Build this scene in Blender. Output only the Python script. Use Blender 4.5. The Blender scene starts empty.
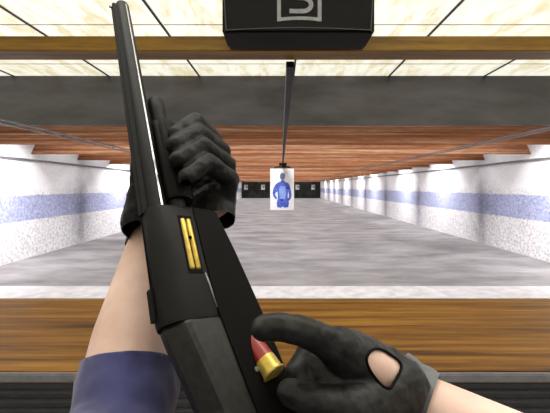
import bpy, bmesh, math, random
from mathutils import Vector, Matrix, noise
from mathutils.bvhtree import BVHTree
random.seed(7)
SC = bpy.context.scene
COL = SC.collection
F = 358.0; CX = 281.0; CY = 187.0; EYE = 1.6
EYEV = Vector((0, 0, EYE))

def P(px, py, d):
    """point seen at a photo position, d metres in front of the eye"""
    return Vector(((px - CX) / F * d, d, EYE - (py - CY) / F * d))
def proj(p):
    return (CX + p.x / p.y * F, CY + (EYE - p.z) / p.y * F)

def lin(c):
    return tuple(((v/255)/12.92 if v/255 <= .04045 else (((v/255)+.055)/1.055)**2.4) for v in c) + (1.0,)

# ------------------------------------------------------------------ materials
def new_mat(name):
    m = bpy.data.materials.new(name); m.use_nodes = True
    nt = m.node_tree
    return m, nt, nt.nodes['Principled BSDF']
def N(nt, typ, **kw):
    n = nt.nodes.new(typ)
    for k, v in kw.items():
        if k in n.inputs: n.inputs[k].default_value = v
        else: setattr(n, k, v)
    return n
def noise_mat(name, c1, c2, scale=8, stretch=(1,1,1), rough=.6, metallic=0, bump=0, detail=6, lo=.35, hi=.65, spec=.5, distort=0, coat=0, sheen=0):
    m, nt, b = new_mat(name)
    L = nt.links.new
    tc = N(nt, 'ShaderNodeTexCoord')
    mp = N(nt, 'ShaderNodeMapping'); mp.inputs['Scale'].default_value = stretch
    nz = N(nt, 'ShaderNodeTexNoise', Scale=scale, Detail=detail, Roughness=.6, Distortion=distort)
    cr = N(nt, 'ShaderNodeValToRGB')
    cr.color_ramp.elements[0].position = lo; cr.color_ramp.elements[0].color = lin(c1)
    cr.color_ramp.elements[1].position = hi; cr.color_ramp.elements[1].color = lin(c2)
    L(tc.outputs['Object'], mp.inputs['Vector']); L(mp.outputs[0], nz.inputs['Vector'])
    L(nz.outputs['Fac'], cr.inputs['Fac']); L(cr.outputs[0], b.inputs['Base Color'])
    b.inputs['Roughness'].default_value = rough; b.inputs['Metallic'].default_value = metallic
    b.inputs['Specular IOR Level'].default_value = spec
    b.inputs['Coat Weight'].default_value = coat
    b.inputs['Sheen Weight'].default_value = sheen
    if bump:
        bp = N(nt, 'ShaderNodeBump', Strength=bump, Distance=.004)
        L(nz.outputs['Fac'], bp.inputs['Height']); L(bp.outputs[0], b.inputs['Normal'])
    return m

def wood_mat(name, dark, mid, light, gy=14, rough=.5, gx=.5, vary=0):
    """long grain along world X"""
    m, nt, b = new_mat(name); L = nt.links.new
    tc = N(nt, 'ShaderNodeTexCoord')
    mp = N(nt, 'ShaderNodeMapping'); mp.inputs['Scale'].default_value = (gx, gy, gy)
    nz = N(nt, 'ShaderNodeTexNoise', Scale=1.6, Detail=9, Roughness=.72, Distortion=.25)
    mp2 = N(nt, 'ShaderNodeMapping'); mp2.inputs['Scale'].default_value = (3, gy*5, gy*5)
    nz2 = N(nt, 'ShaderNodeTexNoise', Scale=1.3, Detail=5, Roughness=.6)
    cr = N(nt, 'ShaderNodeValToRGB')
    e = cr.color_ramp.elements
    e[0].position = .34; e[0].color = lin(dark)
    e[1].position = .68; e[1].color = lin(light)
    k = e.new(.5); k.color = lin(mid)
    mx = N(nt, 'ShaderNodeMix', data_type='RGBA', blend_type='MULTIPLY')
    mx.inputs[0].default_value = .45
    cr2 = N(nt, 'ShaderNodeValToRGB')
    cr2.color_ramp.elements[0].position = .35; cr2.color_ramp.elements[0].color = (.3,.25,.2,1)
    cr2.color_ramp.elements[1].position = .6; cr2.color_ramp.elements[1].color = (1,1,1,1)
    for a, c in ((mp, nz), (mp2, nz2)):
        L(tc.outputs['Object'], a.inputs['Vector']); L(a.outputs[0], c.inputs['Vector'])
    L(nz.outputs['Fac'], cr.inputs['Fac']); L(nz2.outputs['Fac'], cr2.inputs['Fac'])
    L(cr.outputs[0], mx.inputs[6]); L(cr2.outputs[0], mx.inputs[7])
    if vary:
        oi = N(nt, 'ShaderNodeObjectInfo'); mr = N(nt, 'ShaderNodeMapRange')
        mr.inputs[3].default_value = 1-vary; mr.inputs[4].default_value = 1
        m3 = N(nt, 'ShaderNodeMix', data_type='RGBA', blend_type='MULTIPLY'); m3.inputs[0].default_value = 1
        L(oi.outputs['Random'], mr.inputs[0]); L(mx.outputs[2], m3.inputs[6]); L(mr.outputs[0], m3.inputs[7])
        L(m3.outputs[2], b.inputs['Base Color'])
    else: L(mx.outputs[2], b.inputs['Base Color'])
    b.inputs['Roughness'].default_value = rough
    b.inputs['Specular IOR Level'].default_value = .3
    return m

def wall_mat():
    m, nt, b = new_mat('speckled_stucco'); L = nt.links.new
    tc = N(nt, 'ShaderNodeTexCoord'); sp = N(nt, 'ShaderNodeSeparateXYZ')
    L(tc.outputs['Object'], sp.inputs[0])
    def ramp(src, pts, interp='LINEAR'):
        r = N(nt, 'ShaderNodeValToRGB'); r.color_ramp.interpolation = interp
        e = r.color_ramp.elements
        e[0].position, e[0].color = pts[0][0], pts[0][1]
        e[1].position, e[1].color = pts[-1][0], pts[-1][1]
        for p, c in pts[1:-1]:
            k = e.new(p); k.color = c
        L(src, r.inputs['Fac']); return r.outputs[0]
    def mix(fac, a, bb, mode='MIX'):
        x = N(nt, 'ShaderNodeMix', data_type='RGBA', blend_type=mode)
        if isinstance(fac, float): x.inputs[0].default_value = fac
        else: L(fac, x.inputs[0])
        for s, v in ((6, a), (7, bb)):
            if isinstance(v, tuple): x.inputs[s].default_value = v
            else: L(v, x.inputs[s])
        return x.outputs[2]
    def math_(op, a, bb=None):
        x = N(nt, 'ShaderNodeMath', operation=op)
        for i, v in enumerate((a, bb)):
            if v is None: continue
            if isinstance(v, (int, float)): x.inputs[i].default_value = v
            else: L(v, x.inputs[i])
        return x.outputs[0]
    # fine speckle of the acoustic stucco
    n1 = N(nt, 'ShaderNodeTexNoise', Scale=16, Detail=8, Roughness=.75)
    L(tc.outputs['Object'], n1.inputs['Vector'])
    spk = ramp(n1.outputs['Fac'], [(.34, lin((176,170,178))), (.5, lin((234,231,234))), (.6, lin((253,253,253)))])
    spkb = ramp(n1.outputs['Fac'], [(.36, lin((132,136,180))), (.5, lin((172,177,212))), (.64, lin((204,207,230)))])
    # painted blue stripe, z 1.24 .. 1.56
    z = math_('DIVIDE', sp.outputs['Z'], 3.2)
    W = (1,1,1,1); K = (0,0,0,1)
    band = ramp(z, [(0, K), (.262, K), (.268, W), (.438, W), (.446, K), (1, K)])
    base = mix(band, spk, spkb)
    # upper half of the panels is smoother and whiter than the lower half
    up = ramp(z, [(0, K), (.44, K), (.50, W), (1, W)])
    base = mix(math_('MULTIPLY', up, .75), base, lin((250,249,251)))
    # painted shade between wall lamps, darkest at the panel joints, every 4.65 m
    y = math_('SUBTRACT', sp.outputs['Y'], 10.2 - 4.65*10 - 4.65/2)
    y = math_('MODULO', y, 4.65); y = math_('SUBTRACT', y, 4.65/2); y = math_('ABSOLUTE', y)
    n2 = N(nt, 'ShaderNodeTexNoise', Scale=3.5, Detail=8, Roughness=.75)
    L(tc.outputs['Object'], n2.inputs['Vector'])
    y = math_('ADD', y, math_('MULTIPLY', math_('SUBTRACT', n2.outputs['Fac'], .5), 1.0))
    joint_shade = ramp(y, [(0, (.85,.85,.85,1)), (.10, (.72,.72,.72,1)), (.4, (.3,.3,.3,1)), (.95, K), (1, K)])
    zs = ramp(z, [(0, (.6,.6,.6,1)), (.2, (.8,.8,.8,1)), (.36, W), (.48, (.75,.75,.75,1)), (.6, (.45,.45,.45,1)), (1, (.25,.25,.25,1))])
    joint_shade = mix(1.0, joint_shade, zs, 'MULTIPLY')
    base = mix(joint_shade, base, lin((86,86,104)))
    L(base, b.inputs['Base Color'])
    bp = N(nt, 'ShaderNodeBump', Strength=.35, Distance=.01)
    L(n1.outputs['Fac'], bp.inputs['Height']); L(bp.outputs[0], b.inputs['Normal'])
    b.inputs['Roughness'].default_value = .9
    return m

def plain(name, c, rough=.5, metallic=0, **k):
    c2 = tuple(min(255, v*1.12+3) for v in c)
    return noise_mat(name, c, c2, scale=k.pop('scale', 30), rough=rough, metallic=metallic, **k)

M = {}
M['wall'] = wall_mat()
M['floor'] = noise_mat('range_concrete', (118,114,114), (176,171,172), scale=1.3, stretch=(.6,1.2,1), rough=.75, detail=10, lo=.3, hi=.7, spec=.25)
M['kerb'] = noise_mat('kerb_concrete', (206,200,202), (232,228,229), scale=5, rough=.8)
M['counter'] = wood_mat('golden_oak', (58,30,6), (132,88,24), (170,126,46), gy=12, gx=.45)
M['beam'] = wood_mat('golden_beam', (104,74,10), (136,100,20), (158,120,34), gy=6, gx=.3)
M['baffle'] = wood_mat('red_brown_planks', (112,64,36), (182,116,74), (240,196,160), gy=7, rough=.7, gx=.12, vary=.45)
M['plate'] = noise_mat('dark_steel_plate', (50,48,51), (84,80,84), scale=1.6, stretch=(.5,1,1.4), rough=.55, detail=8, metallic=.2)
M['back'] = noise_mat('rubber_trap', (38,42,36), (66,70,62), scale=1.2, rough=.9)
M['ceil'] = plain('ceiling_grey', (96,90,90), rough=.9, scale=2)
M['booth_ceil'] = plain('booth_ceiling', (200,196,184), rough=.9, scale=2)
M['fascia'] = plain('dark_metal_fascia', (66,66,72), rough=.4, metallic=.3)
M['fascia_edge'] = plain('grey_metal_edge', (122,122,130), rough=.4, metallic=.3)
M['rail'] = plain('grey_steel', (118,118,120), rough=.4, metallic=.5)
M['rail_dark'] = plain('blackened_steel', (9,9,9), rough=.5, spec=.2)
M['box'] = noise_mat('black_case', (3,4,3), (8,9,8), scale=24, rough=.7, spec=.2)
M['piping'] = plain('worn_grey_edge', (66,66,68), rough=.7)
M['mark'] = plain('white_stencil', (124,124,126), rough=.7)
M['paper'] = plain('white_paper', (246,246,248), rough=.8)
M['ink'] = noise_mat('blue_ink', (62,84,190), (96,118,214), scale=8, rough=.8)
M['ink_light'] = noise_mat('pale_blue_ink', (120,150,228), (150,176,240), scale=8, rough=.8)
M['ink_dark'] = plain('dark_blue_ink', (40,48,110), rough=.8)
M['ink_grey'] = plain('grey_blue_ink', (98,112,146), rough=.8)
M['gun'] = noise_mat('blued_steel', (7,7,7), (16,16,15), scale=50, rough=.5, spec=.2, bump=.1)
M['gun_matte'] = noise_mat('black_polymer', (7,7,7), (15,15,14), scale=90, rough=.6, spec=.15, bump=.15)
M['stock'] = noise_mat('stock_polymer', (28,28,26), (44,43,41), scale=120, rough=.45, spec=.35, bump=.1)
M['gun_dark'] = plain('deep_black', (4,4,4), rough=.7, spec=.12)
M['steel'] = plain('highlight_steel', (190,190,192), rough=.25, metallic=.8)
M['brass'] = noise_mat('brass', (190,158,66), (226,200,104), scale=60, rough=.32, metallic=.55)
M['hull'] = plain('red_plastic', (140,10,14), rough=.35, coat=.4)
M['skin'] = noise_mat('skin', (224,188,174), (244,214,202), scale=14, rough=.55, bump=.08, detail=8)
M['skin'].node_tree.nodes['Principled BSDF'].inputs['Subsurface Weight'].default_value = .12
M['skin'].node_tree.nodes['Principled BSDF'].inputs['Subsurface Scale'].default_value = .006
M['glove'] = noise_mat('black_leather', (17,17,18), (42,42,43), scale=45, rough=.48, spec=.3, bump=.35, detail=8)
M['glove_shaded'] = noise_mat('shaded_black_leather', (10,10,11), (28,28,29), scale=45, rough=.5, bump=.35, detail=8, spec=.25)  # same leather as the other glove, left hand's shade put into the colour
M['glove_cuff'] = noise_mat('grey_leather_cuff', (84,87,91), (112,115,119), scale=30, rough=.5, bump=.2)
M['shirt'] = noise_mat('navy_cotton', (30,31,66), (78,80,134), scale=9, rough=.9, bump=.25, detail=8, sheen=.3)
M['trousers'] = plain('dark_trousers', (34,36,44), rough=.9)
M['hair'] = noise_mat('brown_hair', (40,28,20), (66,48,34), scale=40, rough=.6)

def panel_mat():
    m, nt, b = new_mat('glowing_cream_panel'); L = nt.links.new
    tc = N(nt, 'ShaderNodeTexCoord')
    mp = N(nt, 'ShaderNodeMapping'); mp.inputs['Scale'].default_value = (9, 2.2, 1)
    nz = N(nt, 'ShaderNodeTexNoise', Scale=1.1, Detail=6, Roughness=.65)
    cr = N(nt, 'ShaderNodeValToRGB')
    e = cr.color_ramp.elements
    e[0].position = .38; e[0].color = (.80,.73,.48,1)
    e[1].position = .52; e[1].color = (1,.985,.86,1)
    L(tc.outputs['Object'], mp.inputs['Vector']); L(mp.outputs[0], nz.inputs['Vector'])
    L(nz.outputs['Fac'], cr.inputs['Fac'])
    L(cr.outputs[0], b.inputs['Base Color']); L(cr.outputs[0], b.inputs['Emission Color'])
    b.inputs['Emission Strength'].default_value = .88  # added glow, the ceiling itself is no lamp
    return m
M['panel'] = panel_mat()

# ------------------------------------------------------------------ mesh helpers
def obj(name, bm, mat, parent=None, smooth=False):
    me = bpy.data.meshes.new(name); bm.normal_update(); bm.to_mesh(me); bm.free()
    if isinstance(mat, str): mat = M[mat]
    me.materials.append(mat)
    if smooth:
        for p in me.polygons: p.use_smooth = True
    o = bpy.data.objects.new(name, me); COL.objects.link(o)
    if parent: o.parent = parent
    return o
def tag(o, label=None, cat=None, group=None, kind=None):
    if label: o['label'] = label
    if cat: o['category'] = cat
    if group: o['group'] = group
    if kind: o['kind'] = kind
    return o
def thing(name, label, cat, loc=(0,0,0), group=None):
    o = bpy.data.objects.new(name, None); COL.objects.link(o); o.location = loc
    o.empty_display_size = .05
    return tag(o, label, cat, group)
def box(bm, x0, x1, y0, y1, z0, z1, bevel=0):
    r = bmesh.ops.create_cube(bm, size=1.0)
    vs = r['verts']
    for v in vs:
        v.co = Vector(((x0+x1)/2 + v.co.x*(x1-x0), (y0+y1)/2 + v.co.y*(y1-y0), (z0+z1)/2 + v.co.z*(z1-z0)))
    if bevel:
        es = list({e for v in vs for e in v.link_edges})
        bmesh.ops.bevel(bm, geom=es, offset=bevel, segments=2, affect='EDGES')
    return bm
def tube(bm, pts, r, seg=10, caps=True, radii=None, up=None):
    rings = []
    n = len(pts)
    prev = None
    for i, p in enumerate(pts):
        a = pts[max(i-1, 0)]; c = pts[min(i+1, n-1)]
        t = (c - a).normalized()
        if prev is None:
            s = t.orthogonal().normalized() if up is None else t.cross(up).normalized()
        else:
            s = (prev - t*prev.dot(t)).normalized()
        prev = s
        w = t.cross(s)
        rr = radii[i] if radii else r
        rings.append([bm.verts.new(p + (s*math.cos(2*math.pi*k/seg) + w*math.sin(2*math.pi*k/seg))*rr) for k in range(seg)])
    for a, c in zip(rings, rings[1:]):
        for k in range(seg):
            bm.faces.new((a[k], a[(k+1) % seg], c[(k+1) % seg], c[k]))
    if caps:
        bm.faces.new(rings[0][::-1]); bm.faces.new(rings[-1])
    return bm
def loft(bm, secs, closed=True):
    rings = [[bm.verts.new(p) for p in s] for s in secs]
    n = len(rings[0])
    for a, c in zip(rings, rings[1:]):
        for k in range(n):
            bm.faces.new((a[k], a[(k+1) % n], c[(k+1) % n], c[k]))
    if closed:
        bm.faces.new(rings[0][::-1]); bm.faces.new(rings[-1])
    bmesh.ops.recalc_face_normals(bm, faces=bm.faces)
    return bm
def prism(bm, poly, origin, ax, ay, az, depth):
    a = [bm.verts.new(origin + ax*p[0] + ay*p[1]) for p in poly]
    c = [bm.verts.new(origin + ax*p[0] + ay*p[1] + az*depth) for p in poly]
    n = len(poly)
    bm.faces.new(a[::-1]); bm.faces.new(c)
    for k in range(n): bm.faces.new((a[k], a[(k+1) % n], c[(k+1) % n], c[k]))
    bmesh.ops.recalc_face_normals(bm, faces=bm.faces)
    return bm

def capsule(bm, p0, r0, p1, r1, seg=14):
    """tapered capsule: convex hull of two spheres"""
    vs = []
    for p, r in ((p0, r0), (p1, r1)):
        for i in range(1, 10):
            th = math.pi*i/10
            for k in range(seg):
                a = 2*math.pi*(k + .5*(i % 2))/seg
                vs.append(bm.verts.new(p + Vector((math.sin(th)*math.cos(a), math.sin(th)*math.sin(a), math.cos(th)))*r))
        vs.append(bm.verts.new(p + Vector((0, 0, r)))); vs.append(bm.verts.new(p - Vector((0, 0, r))))
    bmesh.ops.convex_hull(bm, input=vs)
    dead = [v for v in bm.verts if not v.link_faces]
    bmesh.ops.delete(bm, geom=dead, context='VERTS')
def ellipsoid(bm, c, ax, ay, az):
    """semi-axis vectors"""
    m = Matrix((ax, ay, az)).transposed().to_4x4(); m.translation = c
    bmesh.ops.create_icosphere(bm, subdivisions=3, radius=1, matrix=m)
def organic(parts, voxel, smooth=4, disp=None):
    """merge overlapping volumes into ONE continuous skin"""
    bm = bmesh.new()
    for p in parts:
        b2 = bmesh.new()
        if p[0] == 'c': capsule(b2, *p[1:])
        else: ellipsoid(b2, *p[1:])
        me = bpy.data.meshes.new('t'); b2.to_mesh(me); b2.free(); bm.from_mesh(me); bpy.data.meshes.remove(me)
    me = bpy.data.meshes.new('tmp'); bm.to_mesh(me); bm.free()
    o = bpy.data.objects.new('tmp', me); COL.objects.link(o)
    md = o.modifiers.new('r', 'REMESH'); md.mode = 'VOXEL'; md.voxel_size = voxel
    ms = o.modifiers.new('s', 'SMOOTH'); ms.iterations = smooth; ms.factor = .5
    dg = bpy.context.evaluated_depsgraph_get()
    ev = o.evaluated_get(dg)
    m2 = bpy.data.meshes.new_from_object(ev)
    out = bmesh.new(); out.from_mesh(m2)
    bpy.data.objects.remove(o); bpy.data.meshes.remove(me); bpy.data.meshes.remove(m2)
    if disp:
        out.normal_update()
        mv = [(v, v.normal*disp(v.co)) for v in out.verts]
        for v, d in mv: v.co += d
    return out
def chain(js, rs):
    return [('c', js[i], rs[i], js[i+1], rs[i+1]) for i in range(len(js)-1)]

# ------------------------------------------------------------------ the room
XW = 5.7; YB = -3.0; YE = 52.0; ZC = 3.1
def struct(name, bm, mat):
    return tag(obj(name, bm, mat), kind='structure')
struct('floor', box(bmesh.new(), -XW-.2, XW+.2, YB, YE+.2, -.2, 0), 'floor')
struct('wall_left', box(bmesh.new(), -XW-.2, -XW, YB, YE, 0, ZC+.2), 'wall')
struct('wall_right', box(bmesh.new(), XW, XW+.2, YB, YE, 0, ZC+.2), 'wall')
struct('wall_far', box(bmesh.new(), -XW, XW, YE, YE+.2, 0, ZC+.2), 'back')
struct('wall_behind', box(bmesh.new(), -XW, XW, YB-.2, YB, 0, ZC+.2), 'booth_ceil')
struct('ceiling', box(bmesh.new(), -XW, XW, YB, YE, ZC+.06, ZC+.2), 'ceil')
struct('trim_1', box(bmesh.new(), -XW, XW, 5.12, 5.74, 0, .012), 'kerb')

# cream ceiling over the firing line, glow added to the panels between dark bars
edges = [-XW+.01, -4.88, -3.60, -2.32, -1.10, .17, 1.455, 2.74, 4.02, XW-.01]
num = ['first','second','third','fourth','fifth','sixth','seventh','eighth','ninth']
PY0, PY1 = YB+.01, 4.86
for i in range(9):
    bm = bmesh.new()
    box(bm, edges[i]+.011, edges[i+1]-.011, PY0, PY1, ZC, ZC+.05)
    o = obj('glowing_ceiling_panel', bm, 'panel')
    tag(o, 'cream ceiling panel with added glow over the firing line, %s strip counted from the left wall' % num[i], 'ceiling panel', 'ceiling panels with added glow')
bm = bmesh.new()
for e in edges[1:-1]:
    box(bm, e-.011, e+.011, PY0, PY1, ZC-.012, ZC+.05)
struct('trim_2', bm, 'fascia')
bm = bmesh.new()
for yy in (1.2, 2.45, 3.3, 4.35):
    for i in range(9):
        box(bm, edges[i]+.018, edges[i+1]-.018, yy-.006, yy+.006, ZC-.006, ZC-.0005)
struct('trim_3', bm, 'kerb')

# dark steel deflector plate
bm = bmesh.new()
zb = EYE + .755; 
loft(bm, [[Vector((x, 4.36, zb)), Vector((x, 4.40, zb)), Vector((x, 4.90, ZC+.05)), Vector((x, 4.86, ZC+.05))] for x in (-XW+.005, XW-.005)])
o = obj('deflector_plate', bm, 'plate')
tag(o, 'wide dark grey steel plate hanging across the range behind the wooden beam', 'deflector plate')

# baffles downrange
BY = [6.3 + 1.85*k for k in range(25)]
ords = ['first','second','third','fourth','fifth','sixth','seventh','eighth','ninth','tenth','eleventh','twelfth','thirteenth','fourteenth','fifteenth','sixteenth','seventeenth','eighteenth','nineteenth','twentieth','twenty-first','twenty-second','twenty-third','twenty-fourth','twenty-fifth']
bz = EYE + .75
for k, y in enumerate(BY):
    bm = bmesh.new()
    x0, x1 = -XW+.005, XW-.005
    h = ZC + .055
    loft(bm, [[Vector((x, y, bz)), Vector((x, y+.05, bz)), Vector((x, y+.55, h)), Vector((x, y+.50, h))] for x in (x0, x1)])
    dx, dz = random.uniform(-5, 5), random.uniform(-2, 2)
    o = obj('ceiling_baffle', bm, 'baffle')
    o.location = (0, 0, 0)
    # shift the mesh against its origin so that each board shows its own grain
    o.data.transform(Matrix.Translation((0, 0, dz))); o.location.z = -dz
    tag(o, 'reddish brown wooden ceiling baffle, %s behind the dark steel plate' % ords[k], 'baffle', 'wooden ceiling baffles down the range')

# wooden beam
bm = box(bmesh.new(), -XW+.005, XW-.005, 1.985, 2.13, EYE+.755, EYE+.838, .004)
tag(obj('wooden_beam', bm, 'beam'), 'golden brown wooden beam running across above the firing line', 'beam')

# counter
t = thing('shooting_bench', 'long golden wooden shooting counter with ribbed dark metal front edge', 'counter', (0, 1.5, 0))
def W2L(o, par):
    o.parent = par; o.matrix_parent_inverse = Matrix.Translation(par.location).inverted()
    return o
CZ = 1.0
W2L(obj('countertop', box(bmesh.new(), -XW+.005, XW-.005, 1.165, 1.92, CZ-.04, CZ, .003), 'counter'), t)
bm = bmesh.new()
box(bm, -XW+.005, XW-.005, 1.168, 1.20, CZ-.55, CZ-.041)
for k in range(9):
    z = CZ-.036-.030*(k+1)
    box(bm, -XW+.005, XW-.005, 1.158, 1.17, z-.006, z+.006, .003)
W2L(obj('ribbed_front', bm, 'fascia'), t)
bm = box(bmesh.new(), -XW+.005, XW-.005, 1.150, 1.1645, CZ-.030, CZ-.001, .004)
W2L(obj('metal_edge', bm, 'fascia_edge'), t)
for x in (-5.4, -2.7, 0, 2.7, 5.4):
    W2L(obj('support', box(bmesh.new(), x-.05, x+.05, 1.3, 1.8, 0, CZ-.041), 'fascia'), t)

# target rails of the neighbouring lanes
def rail(xs, hs, label):
    t = thing('target_rail', label, 'rail', (xs, 2.3, EYE+.7), 'overhead target rails')
    for h, dx in zip(hs, (0, 0)):
        bm = bmesh.new(); box(bm, xs+dx-.009, xs+dx+.009, 2.3, 51, EYE+h-.009, EYE+h+.009)
        W2L(obj('rail_wire', bm, 'rail'), t)
    for k, y in enumerate(BY[::2]):
        W2L(obj('hanger', box(bmesh.new(), xs-.012, xs+.012, y+.02, y+.045, EYE+hs[1], EYE+.7505), 'rail'), t)
rail(-2.97, (.72, .677), 'thin grey double rail running down the range left of the paper target')
rail(3.24, (.72, .690), 'thin grey double rail running down the range right of the paper target')
for s, w in ((-1, 'left'), (1, 'right')):
    bm = bmesh.new()
    tube(bm, [Vector((s*(XW-.05), 2.3, EYE+.61)), Vector((s*(XW-.05), 51, EYE+.61))], .024, 8)
    for y in range(4, 50, 3): box(bm, s*(XW-.035)-.035, s*(XW-.035)+.035, y, y+.04, EYE+.59, EYE+.63)
    tag(obj('wall_pipe', bm, 'rail'), 'dark grey pipe running along the top of the %s speckled wall' % w, 'pipe')

# lane 3 rail, carrier and target
t = thing('target_track', 'black overhead track from the number box to the paper target', 'track', (.06, 2.14, EYE+.74))
bm = bmesh.new(); box(bm, .036, .078, 2.135, 10.9, EYE+.715, EYE+.749)
W2L(obj('track_beam', bm, 'rail_dark'), t)
bm = bmesh.new(); box(bm, .030, .036, 2.135, 10.9, EYE+.712, EYE+.749)
W2L(obj('track_flange', bm, 'rail'), t)
bm = bmesh.new(); box(bm, -.06, .17, 10.62, 10.78, EYE+.62, EYE+.714, .01)
box(bm, -.14, .25, 10.68, 10.72, EYE+.575, EYE+.625, .006)
for x in (-.2, .24): box(bm, x, x+.05, 10.7002, 10.715, EYE+.53, EYE+.60, .004)
box(bm, -.17, .27, 10.69, 10.71, EYE+.575, EYE+.6, .004)
W2L(obj('target_carrier', bm, 'rail_dark'), t)

TY = 10.7
def TP(px, py, y=TY): return P(px, py, y)
t = thing('paper_target', 'white paper target printed with a blue human silhouette', 'target', TP(282, 189.5))
a, c = TP(270.2, 168.6), TP(294, 210)
W2L(obj('paper_sheet', box(bmesh.new(), a.x, c.x, TY-.004, TY, c.z, a.z), 'paper'), t)
def flat(poly, mat, name, y=TY-.009, dep=.004):
    bm = bmesh.new()
    pts = [P(px, py, TY) for px, py in poly]
    vs = [bm.verts.new((p.x, y, p.z)) for p in pts]
    f = bm.faces.new(vs)
    r = bmesh.ops.extrude_face_region(bm, geom=[f])
    for v in r['geom']:
        if isinstance(v, bmesh.types.BMVert): v.co.y += dep
    bmesh.ops.recalc_face_normals(bm, faces=bm.faces)
    bmesh.ops.triangulate(bm, faces=[f for f in bm.faces if len(f.verts) > 4])
    return W2L(obj(name, bm, mat), t)
def circ(cx, cy, rx, ry, n=20): return [(cx+rx*math.cos(6.2832*k/n), cy+ry*math.sin(6.2832*k/n)) for k in range(n)]
sx = 282.6
body = [(-1.2,180.2),(1.6,180.2),(2.2,181.8),(5.6,183),(7.2,185.4),(8.2,190),(9.0,195),(8.2,198.6),(5.6,201.4),(4.6,199.6),(6.2,197.4),(6.4,194.4),(5.6,191.2),
        (5.0,196.5),(6.4,203),(5.6,207.2),(1.6,207.6),(0.2,206.4),(-1.6,207.8),(-5.2,207.2),(-5.9,203),(-4.8,198),(-5.0,191.4),(-7.0,192.8),(-7.2,195),(-5.2,198.2),(-6.6,199.6),(-9.4,196.2),(-10.0,192.6),(-9.0,188),(-7.0,184.4),(-4.6,182.6),(-2.2,181.8)]
flat([(sx+x, y) for x, y in body], 'ink', 'silhouette_body')
flat(circ(282.5, 176.4, 2.5, 3.6), 'ink_grey', 'silhouette_head')
flat([(279.6,186),(285,186),(286,193),(285,199),(280,199),(279,193)], 'ink_light', 'silhouette_chest', y=TY-.0105)
flat(circ(288.2, 188.0, 1.5, 1.2, 10), 'ink_dark', 'silhouette_mark', y=TY-.0105)
flat(circ(281.6, 199.9, 1.4, 1.0, 10), 'ink_dark', 'silhouette_mark', y=TY-.0105)

# little far targets against the dark bullet trap
for px, w in ((246,'furthest left'), (263,'just left of the paper target'), (297.4,'just right of the paper target'), (313.2,'furthest right')):
    p = P(px, 187.2, 51.5)
    t2 = thing('wall_target', 'tiny white square target on the dark far wall, %s' % w, 'target', p, 'tiny white targets on the far wall')
    W2L(obj('board', box(bmesh.new(), p.x-.27, p.x+.27, 51.48, 51.5, p.z-.36, p.z+.36), 'paper'), t2)
    bm = bmesh.new(); box(bm, p.x+.02, p.x+.2, 51.45, 51.478, p.z-.16, p.z-.02); box(bm, p.x+.02, p.x+.2, 51.45, 51.478, p.z+.06, p.z+.2)
    W2L(obj('printed_mark', bm, 'ink_grey'), t2)
    W2L(obj('post', box(bmesh.new(), p.x-.03, p.x+.03, 51.5, 51.56, 0, p.z+.2), 'rail_dark'), t2)

# ------------------------------------------------------------------ number box
BX0, BX1, BY0, BY1 = -.287, .457, 1.74, 1.965
BZ0, BZ1 = EYE+.75, EYE+1.10
t = thing('lane_number_box', 'black box with a stencilled lane number hanging in front of the beam', 'number box', ((BX0+BX1)/2, (BY0+BY1)/2, BZ0))
W2L(obj('case', box(bmesh.new(), BX0, BX1, BY0, BY1, BZ0, BZ1, .012), 'box'), t)
bm = bmesh.new()
fy = BY0 - .0005
def seam(pts, r=.0026): tube(bm, [Vector(p) for p in pts], r, 6)
n = 14
seam([(BX0+.02+(BX1-BX0-.04)*k/n, fy, BZ0+.012+.012*math.sin(math.pi*k/n)) for k in range(n+1)])
seam([(BX0+.02, fy, BZ0+.012), (BX0+.012, fy, BZ0+.15), (BX0+.006, fy, BZ1-.02)])
seam([(BX1-.02, fy, BZ0+.012), (BX1-.012, fy, BZ0+.15), (BX1-.016, fy, BZ1-.02)])
seam([(BX1-.014, fy, BZ0+.008), (BX1-.02, BY1-.02, BZ0-.001)], .0022)
seam([(BX0+.014, fy, BZ0+.008), (BX0+.012, BY1-.02, BZ0-.001)], .0015)
W2L(obj('worn_seam', bm, 'piping'), t)
def bp(px, py): p = P(px, py, BY0); return p
# square stencil frame and digit 3, as flat strokes
def stroke(bm, pts, w, y0, dep=.003):
    """flat ribbon in the XZ plane along 2-D pts"""
    n = len(pts); L_, R_ = [], []
    for i, p in enumerate(pts):
        a = Vector(pts[max(i-1,0)]); c = Vector(pts[min(i+1,n-1)])
        tdir = (c-a).normalized(); nn = Vector((-tdir.y, tdir.x))
        q = Vector(p); L_.append(q+nn*w/2); R_.append(q-nn*w/2)
    for i in range(n-1):
        quad = [L_[i], L_[i+1], R_[i+1], R_[i]]
        f0 = [bm.verts.new((q.x, y0, q.y)) for q in quad]; f1 = [bm.verts.new((q.x, y0+dep, q.y)) for q in quad]
        bm.faces.new(f0); bm.faces.new(f1[::-1])
        for k in range(4): bm.faces.new((f0[k], f0[(k+1)%4], f1[(k+1)%4], f1[k]))
bm = bmesh.new()
lx, rx_ = bp(279, 0).x, bp(319.6, 0).x
zb_, zt_ = bp(0, 19.6).z, bp(0, 19.6).z + (rx_-lx)
wf = .0185
stroke(bm, [(lx, zb_-wf/2), (lx, zt_+wf/2)], wf, BY0-.002)
stroke(bm, [(rx_, zb_-wf/2), (rx_, zt_+wf/2)], wf, BY0-.002)
stroke(bm, [(lx, zt_), (rx_, zt_)], wf, BY0-.002)
stroke(bm, [(lx+(rx_-lx)*k/10, zb_+.006*math.sin(math.pi*k/10)) for k in range(11)], wf*.9, BY0-.0026)
bmesh.ops.recalc_face_normals(bm, faces=bm.faces)
W2L(obj('stencil_frame', bm, 'mark'), t)
bm = bmesh.new()
sc = 1.0/F*BY0
def dp(u, v): # digit coordinates in pixels about (300, -1.5), v up
    p = bp(300, -1.5); return (p.x + u*sc, p.z + v*sc)
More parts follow.
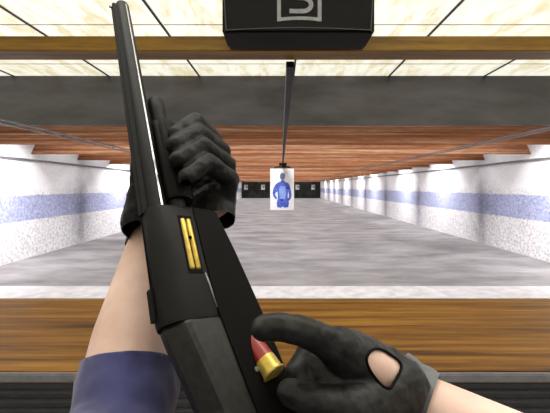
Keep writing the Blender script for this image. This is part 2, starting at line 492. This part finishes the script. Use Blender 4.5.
rr = 6.6
pts = [(-10.5, -12.6), (-4, -12.8), (2, -12.8)] + [(3+8.2*math.cos(a), -6.3+6.5*math.sin(a)) for a in [math.radians(-80+20*k) for k in range(9)]] + [(-3, .2)]
stroke(bm, [dp(*p) for p in pts], 4.4*sc, BY0-.002)
pts = [(u, -v+.4) for u, v in pts]
stroke(bm, [dp(*p) for p in pts], 4.4*sc, BY0-.002)
bmesh.ops.recalc_face_normals(bm, faces=bm.faces)
W2L(obj('lane_number', bm, 'mark'), t)
for x in (-.2, .37): W2L(obj('hanger_rod', tube(bmesh.new(), [Vector((x, 1.86, BZ1-.01)), Vector((x, 1.86, ZC-.001))], .012, 8), 'rail_dark'), t)

# ------------------------------------------------------------------ shotgun
A = P(155, 208, .40); MZ = P(122, 6, .62)
u = (MZ - A).normalized()
BL = (MZ - A).length
Rm = P(190, 270, .37)
c_ = (EYEV - Rm); c_ = (c_ - u*c_.dot(u)).normalized()
l_ = u.cross(c_); 
if l_.x > 0: l_ = -l_
l_.normalize()
phi = math.radians(33)
gw = (l_*math.cos(phi) + c_*math.sin(phi)).normalized()      # gun's up
gs = (c_*math.cos(phi) - l_*math.sin(phi)).normalized()      # gun's side facing the shooter
def G(s, tt, w): return A + gs*s + u*tt + gw*w
gun = thing('shotgun', 'black pump shotgun held muzzle up with brass bolt showing in its side', 'shotgun', tuple(G(0, -.1, -.03)))
def part(name, bm, mat, smooth=False, par=None):
    o = obj(name, bm, mat, smooth=smooth)
    o.parent = par or gun
    if par: o.matrix_parent_inverse = (par.matrix_parent_inverse @ Matrix.Identity(4)).copy()
    o.matrix_parent_inverse = Matrix.Translation(gun.location).inverted() if not par else Matrix.Identity(4)
    return o
def shade_auto(o, ang=40):
    for p in o.data.polygons: p.use_smooth = True
    for e in o.data.edges: pass
    m = o.modifiers.new('n', 'EDGE_SPLIT'); m.split_angle = math.radians(ang)
    return o
# barrel, hollow at the muzzle
bm = bmesh.new()
tube(bm, [G(0,-.02,0), G(0,.06,0), G(0,BL-.004,0), G(0,BL,0)], 0, 28, caps=False, radii=[.0125,.0125,.0112,.0104])
tube(bm, [G(0,BL,0), G(0,BL-.06,0)], .0085, 28, caps=False, radii=[.0104,.0085])
shade_auto(part('barrel', bm, 'gun'))
bm = bmesh.new(); tube(bm, [G(0,BL-.06,0), G(0,BL-.055,0)], .0088, 20)
# rib
bm2 = bmesh.new()
loft(bm2, [[G(-.005,tt,.009), G(.005,tt,.009), G(.005,tt,.0172), G(.0035,tt,.0182), G(-.0035,tt,.0182), G(-.005,tt,.0172)] for tt in (-.012, BL-.012)])
bm.free()
part('rib', bm2, 'gun_matte')
bm = bmesh.new(); ellipsoid(bm, G(0, BL-.02, .0205), gs*.003, u*.004, gw*.003); part('bead_sight', bm, 'steel', True)
# magazine tube under the barrel
bm = bmesh.new()
tube(bm, [G(0,-.02,-.0265), G(0,.16,-.0265), G(0,.166,-.0265), G(0,.185,-.0265), G(0,.192,-.0265)], 0, 24, radii=[.0115,.0115,.0125,.0125,.009])
shade_auto(part('magazine_tube', bm, 'gun'))
# highlight on the barrel side, modelled as a thin bright strip
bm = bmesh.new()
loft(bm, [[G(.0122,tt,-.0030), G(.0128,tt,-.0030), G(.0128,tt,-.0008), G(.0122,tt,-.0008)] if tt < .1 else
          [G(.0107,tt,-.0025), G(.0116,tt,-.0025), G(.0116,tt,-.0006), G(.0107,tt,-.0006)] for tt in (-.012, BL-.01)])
o = part('highlight_steel', bm, 'steel'); o['label'] = 'bright highlight line modelled along the barrel'
# forend, ribbed, around the magazine tube
bm = bmesh.new()
def fsec(tt, r):
    pts = []
    for k in range(48):
        a = 2*math.pi*k/48
        if k % 4 in (2,) and r > .0180: r_ = r - .0014
        else: r_ = r
        pts.append(G(r_*1.0*math.cos(a), tt, -.0300 + r_*1.05*math.sin(a)))
    return pts
secs = [fsec(.010,.0165)]
secs += [fsec(.014,.0188), fsec(.125,.0190)]; tt = .135
secs += [fsec(tt,.0185), fsec(tt+.006,.015)]
loft(bm, secs); shade_auto(part('forend', bm, 'gun_matte'), 50)
# receiver
def rsec(tt, top=.0160, bot=-.066, hw=.0210, drop=0):
    q = [(-.0195,bot+.008),(-.012,bot),(.012,bot),(.0185,bot+.006),(hw,-.045),(hw,-.012),(hw-.0015,-.001),(.0165,.0065),(.011,top-.0035),(.005,top),(-.005,top),(-.011,top-.0035),(-.0165,.0065),(-hw+.0015,-.001),(-hw,-.012),(-hw,-.045)]
    return [G(s, tt, w-drop) for s, w in q]
bm = bmesh.new()
loft(bm, [rsec(-.007,.0145,-.050,.0185), rsec(-.012,.0160,-.058,.0210), rsec(-.05), rsec(-.128), rsec(-.134,.015,-.064,.0200)])
rec = shade_auto(part('receiver', bm, 'gun'), 30)
# groove along the top left shoulder
bm = bmesh.new()
loft(bm, [[G(-.0035,tt,.0166), G(-.0015,tt,.0166), G(-.0015,tt,.0155), G(-.0035,tt,.0155)] for tt in (-.014,-.122)])
part('sighting_groove', bm, 'gun_dark')
# ejection port with brass bolt
bm = bmesh.new()
loft(bm, [[G(.0205,tt,-.0290), G(.0216,tt,-.0290), G(.0216,tt,-.0125), G(.0205,tt,-.0125)] for tt in (-.022,-.090)])
port = part('ejection_port', bm, 'gun_dark')
for w in (-.0172, -.0240):
    bm = bmesh.new()
    tube(bm, [G(.0212,-.026,w), G(.0212,-.028,w), G(.0212,-.084,w), G(.0212,-.086,w)], 0, 14, radii=[.002,.0029,.0029,.002])
    o = part('bolt_rod', bm, 'brass', True); o['label'] = 'shiny brass rod in the ejection port'
bm = bmesh.new(); ellipsoid(bm, G(.0222,-.050,-.0207), gs*.0032, u*.002, gw*.0022); part('bolt_catch', bm, 'gun_dark', True)
# raised edge line behind the port
bm = bmesh.new(); tube(bm, [G(.0212,-.090,-.031), G(.0214,-.103,-.033), G(.0214,-.126,-.035)], .0011, 8); part('raised_edge', bm, 'rail', True)
# loading gate panel and pins
for tt, w in ((-.188,-.062),):
    bm = bmesh.new(); tube(bm, [G(.020,tt,w), G(.0232,tt,w)], .0024, 12); part('pin', bm, 'rail', False)
# safety / slide release on the left edge
bm = bmesh.new()
loft(bm, [[G(-.004+s*.010, tt, .0158), G(.004+s*.010, tt, .0150), G(.004+s*.010, tt, .0185), G(-.004+s*.010, tt, .0185)] for tt, s in ((-.095,-.35),(-.126,-.35))])
part('safety_catch', bm, 'gun_matte')
# lower gun body, underside shade put into its deep black, widening to the rear
def lsec(tt, top, bot, hw):
    q = [(-hw,bot+.008),(-hw+.008,bot),(hw-.008,bot),(hw,bot+.008),(hw,top),(-hw,top)]
    return [G(a, tt, b) for a, b in q]
bm = bmesh.new()
loft(bm, [lsec(-.008,-.034,-.064,.0200), lsec(-.013,-.0335,-.072,.0224), lsec(-.06,-.034,-.083,.0224), lsec(-.13,-.036,-.096,.0224), lsec(-.20,-.048,-.106,.0222), lsec(-.27,-.060,-.113,.0200)])
shade_auto(part('trigger_housing', bm, 'gun_dark'), 30)
# stock: wrist then butt, dropping away from the bore line
def ssec(tt, drop, hh, hw):
    pts = []
    q = [(-1,-.5),(-.85,-.8),(-.45,-1),(.45,-1),(.85,-.8),(1,-.5),(1,.55),(.93,.68),(.80,.74),(.12,1),(-.12,1),(-.45,.95),(-.86,.72),(-1,.45)]
    for s, w in q: pts.append(G(s*hw, tt, -.0245 - drop + w*hh))
    return pts
bm = bmesh.new()
loft(bm, [ssec(-.134, .001, .036, .0190), ssec(-.137, .001, .0375, .0205), ssec(-.150, .004, .037, .0208), ssec(-.175, .010, .0350, .0205), ssec(-.21, .0185, .033, .020), ssec(-.25, .028, .034, .0205), ssec(-.30,.036,.042,.0215), ssec(-.36,.042,.054,.0225)])
part('stock', bm, 'stock')
shade_auto(gun.children[-1], 30)
bm = bmesh.new(); loft(bm, [[G(s*.0225, tt, -.0665+w*.054) for s, w in ((-1,-1),(1,-1),(1,1),(-1,1))] for tt in (-.36,-.375)]); part('butt_pad', bm, 'gun_dark')
# trigger guard under the wrist
bm = bmesh.new()
arc = [G(0,-.188,-.098), G(0,-.20,-.118), G(0,-.22,-.126), G(0,-.242,-.124), G(0,-.254,-.104)]
tube(bm, arc, .0035, 8); part('trigger_guard', bm, 'gun_matte', True)
bm = bmesh.new(); tube(bm, [G(0,-.218,-.100), G(0,-.220,-.110), G(0,-.216,-.118)], .0025, 8); part('trigger', bm, 'gun', True)

# ------------------------------------------------------------------ person
V = Vector
person = None
def cap(a, ra, b, rb): return ('c', a, ra, b, rb)
# left arm joints
LW = P(150, 244, .500); LE = P(117, 445, .345); LS = V((-.20, -.06, 1.37))
LF = LW.lerp(LE, .55)
# right arm joints
RW = P(420, 402, .350); RE = V((.345, .215, 1.325)); RS = V((.20, -.06, 1.37))
RF = RW.lerp(RE, .5)

# right hand joints
RI = [P(336,347,.315), P(303,331,.302), P(280,327,.297), P(263,328,.292)]
RM_ = [P(340,345,.336), P(308,354,.342), P(297,372,.330), P(308,388,.322)]
RR_ = [P(352,347,.352), P(322,360,.360), P(314,376,.345), P(326,388,.336)]
RP_ = [P(366,352,.370), P(340,370,.380), P(332,388,.366), P(340,396,.356)]
RT = [P(398,402,.335), P(352,410,.300), P(312,400,.300), P(290,392,.305)]
def hand(W, chains, thumb, kw, wr, fr, tr):
    """one continuous glove or hand: palm fan from the wrist plus five fingers"""
    ps = []
    mc = [c[0] for c in chains]
    for m in mc: ps.append(cap(W, wr, m, kw))
    for a, b in zip(mc, mc[1:]): ps.append(cap(a, kw, b, kw))
    for c, f in zip(chains, fr):
        ps += chain(c, [kw*.92, f*1.04, f, f*.88])
    ps += chain(thumb, [wr*.95, tr*1.25, tr*1.05, tr*.9])
    return ps

# left hand joints: palm under the forend, fingers closing over its near side
def FR(s, tt, w): return G(s, tt, -.030 + w)
def lf(tt, k=0, tip=.006):
    # knuckle beyond the forend, across its near side, tip pressed on it
    return [FR(-.010, tt-.030, -.074+k), FR(.026, tt-.008, -.068+k), FR(.0395, tt+.000, -.026), FR(.031, tt-.024, tip)]
LI = lf(.121, .008, .002); LM = lf(.100, .0, .008); LR_ = lf(.076, -.003, .008); LP_ = lf(.050, .0, .002)
LT = [P(143, 222, .478), P(141, 190, .470), P(141, 166, .462), P(143, 150, .452)]
LPALM = LW

def skin_noise(a, s):
    return lambda co: a*noise.noise(co*s)

# body: one continuous mesh with arms, hands inside the gloves, legs and head
bp_ = []
bp_ += chain([LS, LE, LF, LW], [.048, .048, .046, .030])
bp_ += chain([RS, RE, RF, RW], [.048, .043, .040, .0265])
bp_ += hand(RW, [RI[:1], RM_[:1], RR_[:1], RP_[:1]], [RW, RT[1]], .0125, .023, [.01]*4, .011) if False else []
for m in (RI[0], RM_[0], RR_[0], RP_[0]): bp_.append(cap(RW, .0240, m, .0135))
bp_.append(cap(RW.lerp(RM_[0],.45), .0272, RI[0], .0160))
for m in (LI[0], LM[0], LR_[0], LP_[0]): bp_.append(cap(LW, .020, m, .008))
CH = V((0,-.13,1.27)); PV = V((0,-.13,.95)); NK = V((0,-.14,1.46)); HD = V((0,-.165,1.63))
bp_ += [cap(LS, .06, CH, .11), cap(RS, .06, CH, .11), cap(CH, .12, PV, .12), cap(CH, .09, NK, .055), cap(NK, .055, HD, .06)]
bp_.append(('e', V((0,-.165,1.645)), V((.074,0,0)), V((0,.094,0)), V((0,0,.112))))
bp_.append(cap(V((0,-.085,1.60)), .045, V((0,-.11,1.56)), .045))
bp_.append(cap(V((0,-.07,1.645)), .008, V((0,-.056,1.618)), .013))
for s in (-1, 1):
    bp_.append(('e', V((s*.078,-.17,1.635)), V((.010,0,0)), V((0,.018,0)), V((0,0,.030))))
    bp_ += chain([V((s*.09,-.13,.93)), V((s*.11,-.12,.50)), V((s*.12,-.15,.09))], [.095,.06,.042])
    bp_ += [cap(V((s*.12,-.16,.05)), .04, V((s*.14,.02,.035)), .032)]
bm = organic(bp_, .0035, 5)
person = obj('person', bm, 'skin', smooth=True)
tag(person, 'person in a navy short-sleeved shirt and black gloves loading a shotgun', 'person')

def pchild(name, bm, mat, label=None, smooth=True, par=None):
    o = obj(name, bm, mat, smooth=smooth); o.parent = par or person
    if label: o['label'] = label
    return o

# shirt
def fold(co):
    return .006*noise.noise(V((co.x*10, co.y*16, co.z*30))) + .0015*noise.noise(co*60)
SLE = LW.lerp(LE, .64)
sh = [cap(SLE, .050, LE, .048), cap(LE, .052, LE.lerp(LS,.5), .058), cap(LE.lerp(LS,.5), .060, LS, .068)]
sh += [cap(RE.lerp(RS,.45), .060, RS, .068)]
sh += [cap(LS, .072, CH, .125), cap(RS, .072, CH, .125), cap(CH, .135, PV, .140), cap(CH, .105, NK - V((0,0,.05)), .066)]
bm = organic(sh, .004, 4, fold)
# open the left cuff with a clean hem
dirv = (LE - LW).normalized()
def cut(bm, p, nrm):
    bmesh.ops.bisect_plane(bm, geom=list(bm.verts)+list(bm.edges)+list(bm.faces), plane_co=p, plane_no=nrm, clear_outer=False, clear_inner=True)
    return bm
HP = LW.lerp(LE, .68)
near = [v for v in bm.verts if (v.co - SLE).length < .075]
geom = near + list({e for v in near for e in v.link_edges}) + list({f for v in near for f in v.link_faces})
bmesh.ops.bisect_plane(bm, geom=geom, plane_co=HP, plane_no=dirv + V((0,0,-.15)), clear_inner=True)
shirt = pchild('shirt', bm, 'shirt')
md = shirt.modifiers.new('s', 'SOLIDIFY'); md.thickness = .0025; md.offset = 1
# hem band
ring = []
e1 = dirv.orthogonal().normalized(); e2 = dirv.cross(e1)

# trousers, shoes, hair (outside the frame)
tr_ = [cap(PV, .145, V((0,-.13,.90)), .14)]
for s in (-1, 1): tr_ += chain([V((s*.09,-.13,.90)), V((s*.11,-.12,.50)), V((s*.12,-.15,.12))], [.112,.085,.065])
pchild('trousers', organic(tr_, .008, 4), 'trousers')
sh_ = []
for s in (-1, 1): sh_ += [cap(V((s*.12,-.17,.055)), .055, V((s*.14,.03,.05)), .048)]
pchild('shoes', organic(sh_, .005, 3), 'gun_dark')
bm = organic([('e', V((0,-.178,1.668)), V((.082,0,0)), V((0,.092,0)), V((0,0,.102)))], .004, 2)
for v in list(bm.verts):
    if v.co.z < 1.655 - (v.co.y+.165)*-.8 and v.co.y > -.2 or v.co.z < 1.6: bm.verts.remove(v)
pchild('hair', bm, 'hair')

# gloves
def crease(co):
    return .0011*noise.noise(co*70) + .0007*noise.noise(co*160)
gl = hand(RW, [RI, RM_, RR_, RP_], RT, .0165, .0275, [.0118,.0112,.0108,.0100], .0128)
gl += [cap(P(322,362,.338), .019, P(334,384,.325), .020)]
gl.append(cap(RW.lerp(RI[0],.3), .030, RT[1], .020))
gl.append(cap(RW.lerp(RM_[0],.45), .029, RI[0], .018))
bm = organic(gl, .0016, 6, crease)
# end of the glove at the wrist
wd = (RE - RW).normalized()
bmesh.ops.bisect_plane(bm, geom=list(bm.verts)+list(bm.edges)+list(bm.faces), plane_co=RW + wd*.006, plane_no=wd, clear_outer=True)
# opening on the back of the hand
hole0 = [(371,353),(377,349),(385,351),(392,356),(398,360),(402,366),(399,374),(394,382),(391,388),(384,386),(377,378),(371,369),(368,360)]
hole = [(384+(x-384)*1.08-1, 368+(y-368)*1.06) for x, y in hole0]
def inpoly(x, y, poly):
    r = False; j = len(poly)-1
    for i in range(len(poly)):
        xi, yi = poly[i]; xj, yj = poly[j]
        if (yi > y) != (yj > y) and x < (xj-xi)*(y-yi)/(yj-yi)+xi: r = not r
        j = i
    return r
bm.normal_update()
tree = BVHTree.FromBMesh(bm)
rim = []
for i in range(len(hole)):
    for k in range(3):
        a_ = Vector(hole[i]); b_ = Vector(hole[(i+1) % len(hole)]); q = a_.lerp(b_, k/3)
        dd = (P(q.x, q.y, 1) - EYEV).normalized()
        h = tree.ray_cast(EYEV, dd, 2)
        if h[0]: rim.append(h[0])
for _ in range(2):
    rim = [(rim[i-1]+rim[i]*2+rim[(i+1)%len(rim)])/4 for i in range(len(rim))]
kill = []
for f in bm.faces:
    cc = f.calc_center_median()
    if f.normal.dot(EYEV-cc) > 0 and inpoly(*proj(cc), hole): kill.append(f)
bmesh.ops.delete(bm, geom=kill, context='FACES')
rg = pchild('glove', bm, 'glove')
md = rg.modifiers.new('s', 'SOLIDIFY'); md.thickness = .0015; md.offset = -1
rg['label'] = 'black leather glove with an opening on the back of the hand'
bm = bmesh.new(); tube(bm, rim + [rim[0], rim[1]], .0013, 6, caps=False)
pchild('opening_hem', bm, 'gun_dark', par=rg)
# cuff strap across the wrist
cuff = [cap(RW - wd*.030, .0375, RW + wd*.006, .0325)]
bm = organic(cuff, .0016, 2, crease)
ge = lambda: list(bm.verts)+list(bm.edges)+list(bm.faces)
bmesh.ops.bisect_plane(bm, geom=ge(), plane_co=RW + wd*.009, plane_no=wd, clear_outer=True)
bmesh.ops.bisect_plane(bm, geom=ge(), plane_co=RW - wd*.024, plane_no=-wd, clear_outer=True)
cf = pchild('cuff', bm, 'glove_cuff', par=rg, label='grey leather cuff strap')

gl = hand(LW, [LI, LM, LR_, LP_], LT, .0175, .030, [.0125,.0130,.0128,.0120], .0125)
gl += [cap(FR(-.010, .035, -.070), .024, FR(-.010, -.005, -.062), .020), cap(FR(-.012, .035, -.062), .022, LW, .028), cap(FR(-.010, -.005, -.062), .02, LW, .026)]
ld = (LE - LW).normalized()
gl.append(cap(LW, .032, LW + ld*.03, .033))
bm = organic(gl, .0016, 6, crease)
bmesh.ops.bisect_plane(bm, geom=list(bm.verts)+list(bm.edges)+list(bm.faces), plane_co=LW + ld*.006, plane_no=ld, clear_outer=True)
lg = pchild('glove', bm, 'glove_shaded'); lg['label'] = 'plain black leather glove gripping the forend'

# ------------------------------------------------------------------ shell being loaded
s0 = P(274.5, 374, .334); s1 = P(247, 335.5, .362)
ax = (s1 - s0).normalized()
shell = thing('shotgun_shell', 'red shotgun shell with brass base held between gloved fingers', 'shotgun shell', tuple(s0))
bm = bmesh.new()
tube(bm, [s0, s0+ax*.0012, s0+ax*.0013, s0+ax*.016], 0, 24, radii=[.0112,.0116,.0104,.0104])
o = obj('brass_base', bm, 'brass'); W2L(o, shell); shade_auto(o, 35)
bm = bmesh.new(); tube(bm, [s0+ax*.0160, s0+ax*.052, s0+ax*.054], 0, 24, radii=[.0101,.0101,.008])
o = obj('hull', bm, 'hull'); W2L(o, shell); shade_auto(o, 35)

# ------------------------------------------------------------------ lamps
def area(name, loc, sx_, sy_, power, rot=(0,0,0), col=(1,1,1)):
    l = bpy.data.lights.new(name, 'AREA'); l.shape = 'RECTANGLE'; l.size = sx_; l.size_y = sy_; l.energy = power; l.color = col
    o = bpy.data.objects.new(name, l); COL.objects.link(o); o.location = loc; o.rotation_euler = rot
    return o
ys = [5.4] + [y + 1.2 for y in BY]
for y in ys:
    area('range_lamp', (0, y, ZC-.05), 10, .25, 96)
for y in [5.45] + [7.875 + 4.65*k for k in range(9)]:
    for s in (-1, 1):
        ym = min((b+.75 for b in [4.65]+BY), key=lambda q: abs(q-y))
        area('wall_lamp', (s*4.7, ym, 2.6), .3, .3, 34, (0, s*math.radians(-35), 0)).data.spread = math.radians(125)
# unseen fill lamp added under the ceiling, brightens the firing line
area('booth_fill', (.5, .6, ZC-.03), 3.0, .6, 26, (0,0,0), (1,.97,.9))
sp = bpy.data.lights.new('target_fill_spot', 'SPOT'); sp.energy = 110; sp.spot_size = math.radians(50); sp.spot_blend = .2; sp.shadow_soft_size = .05  # unseen spot added to brighten the paper target
so = bpy.data.objects.new('target_fill_spot', sp); COL.objects.link(so); so.location = (.02, 9.1, 2.45)
so.rotation_euler = (TP(282, 190) - so.location).to_track_quat('-Z', 'Y').to_euler()
w = bpy.data.worlds.new('World'); SC.world = w; w.use_nodes = True
w.node_tree.nodes['Background'].inputs[0].default_value = (.02,.02,.02,1)

cam = bpy.data.cameras.new('Camera'); co = bpy.data.objects.new('Camera', cam); COL.objects.link(co)
cam.sensor_width = 36; cam.lens = F/550*36; cam.shift_x = (275-CX)/550; cam.shift_y = -(206.5-CY)/550
cam.clip_start = .02; cam.clip_end = 200
co.location = EYEV; co.rotation_euler = (math.pi/2, 0, 0)
SC.camera = co
vs = SC.view_settings
vs.view_transform = 'Standard'; vs.look = 'None'; vs.exposure = 0; vs.gamma = 1; vs.use_curve_mapping = False
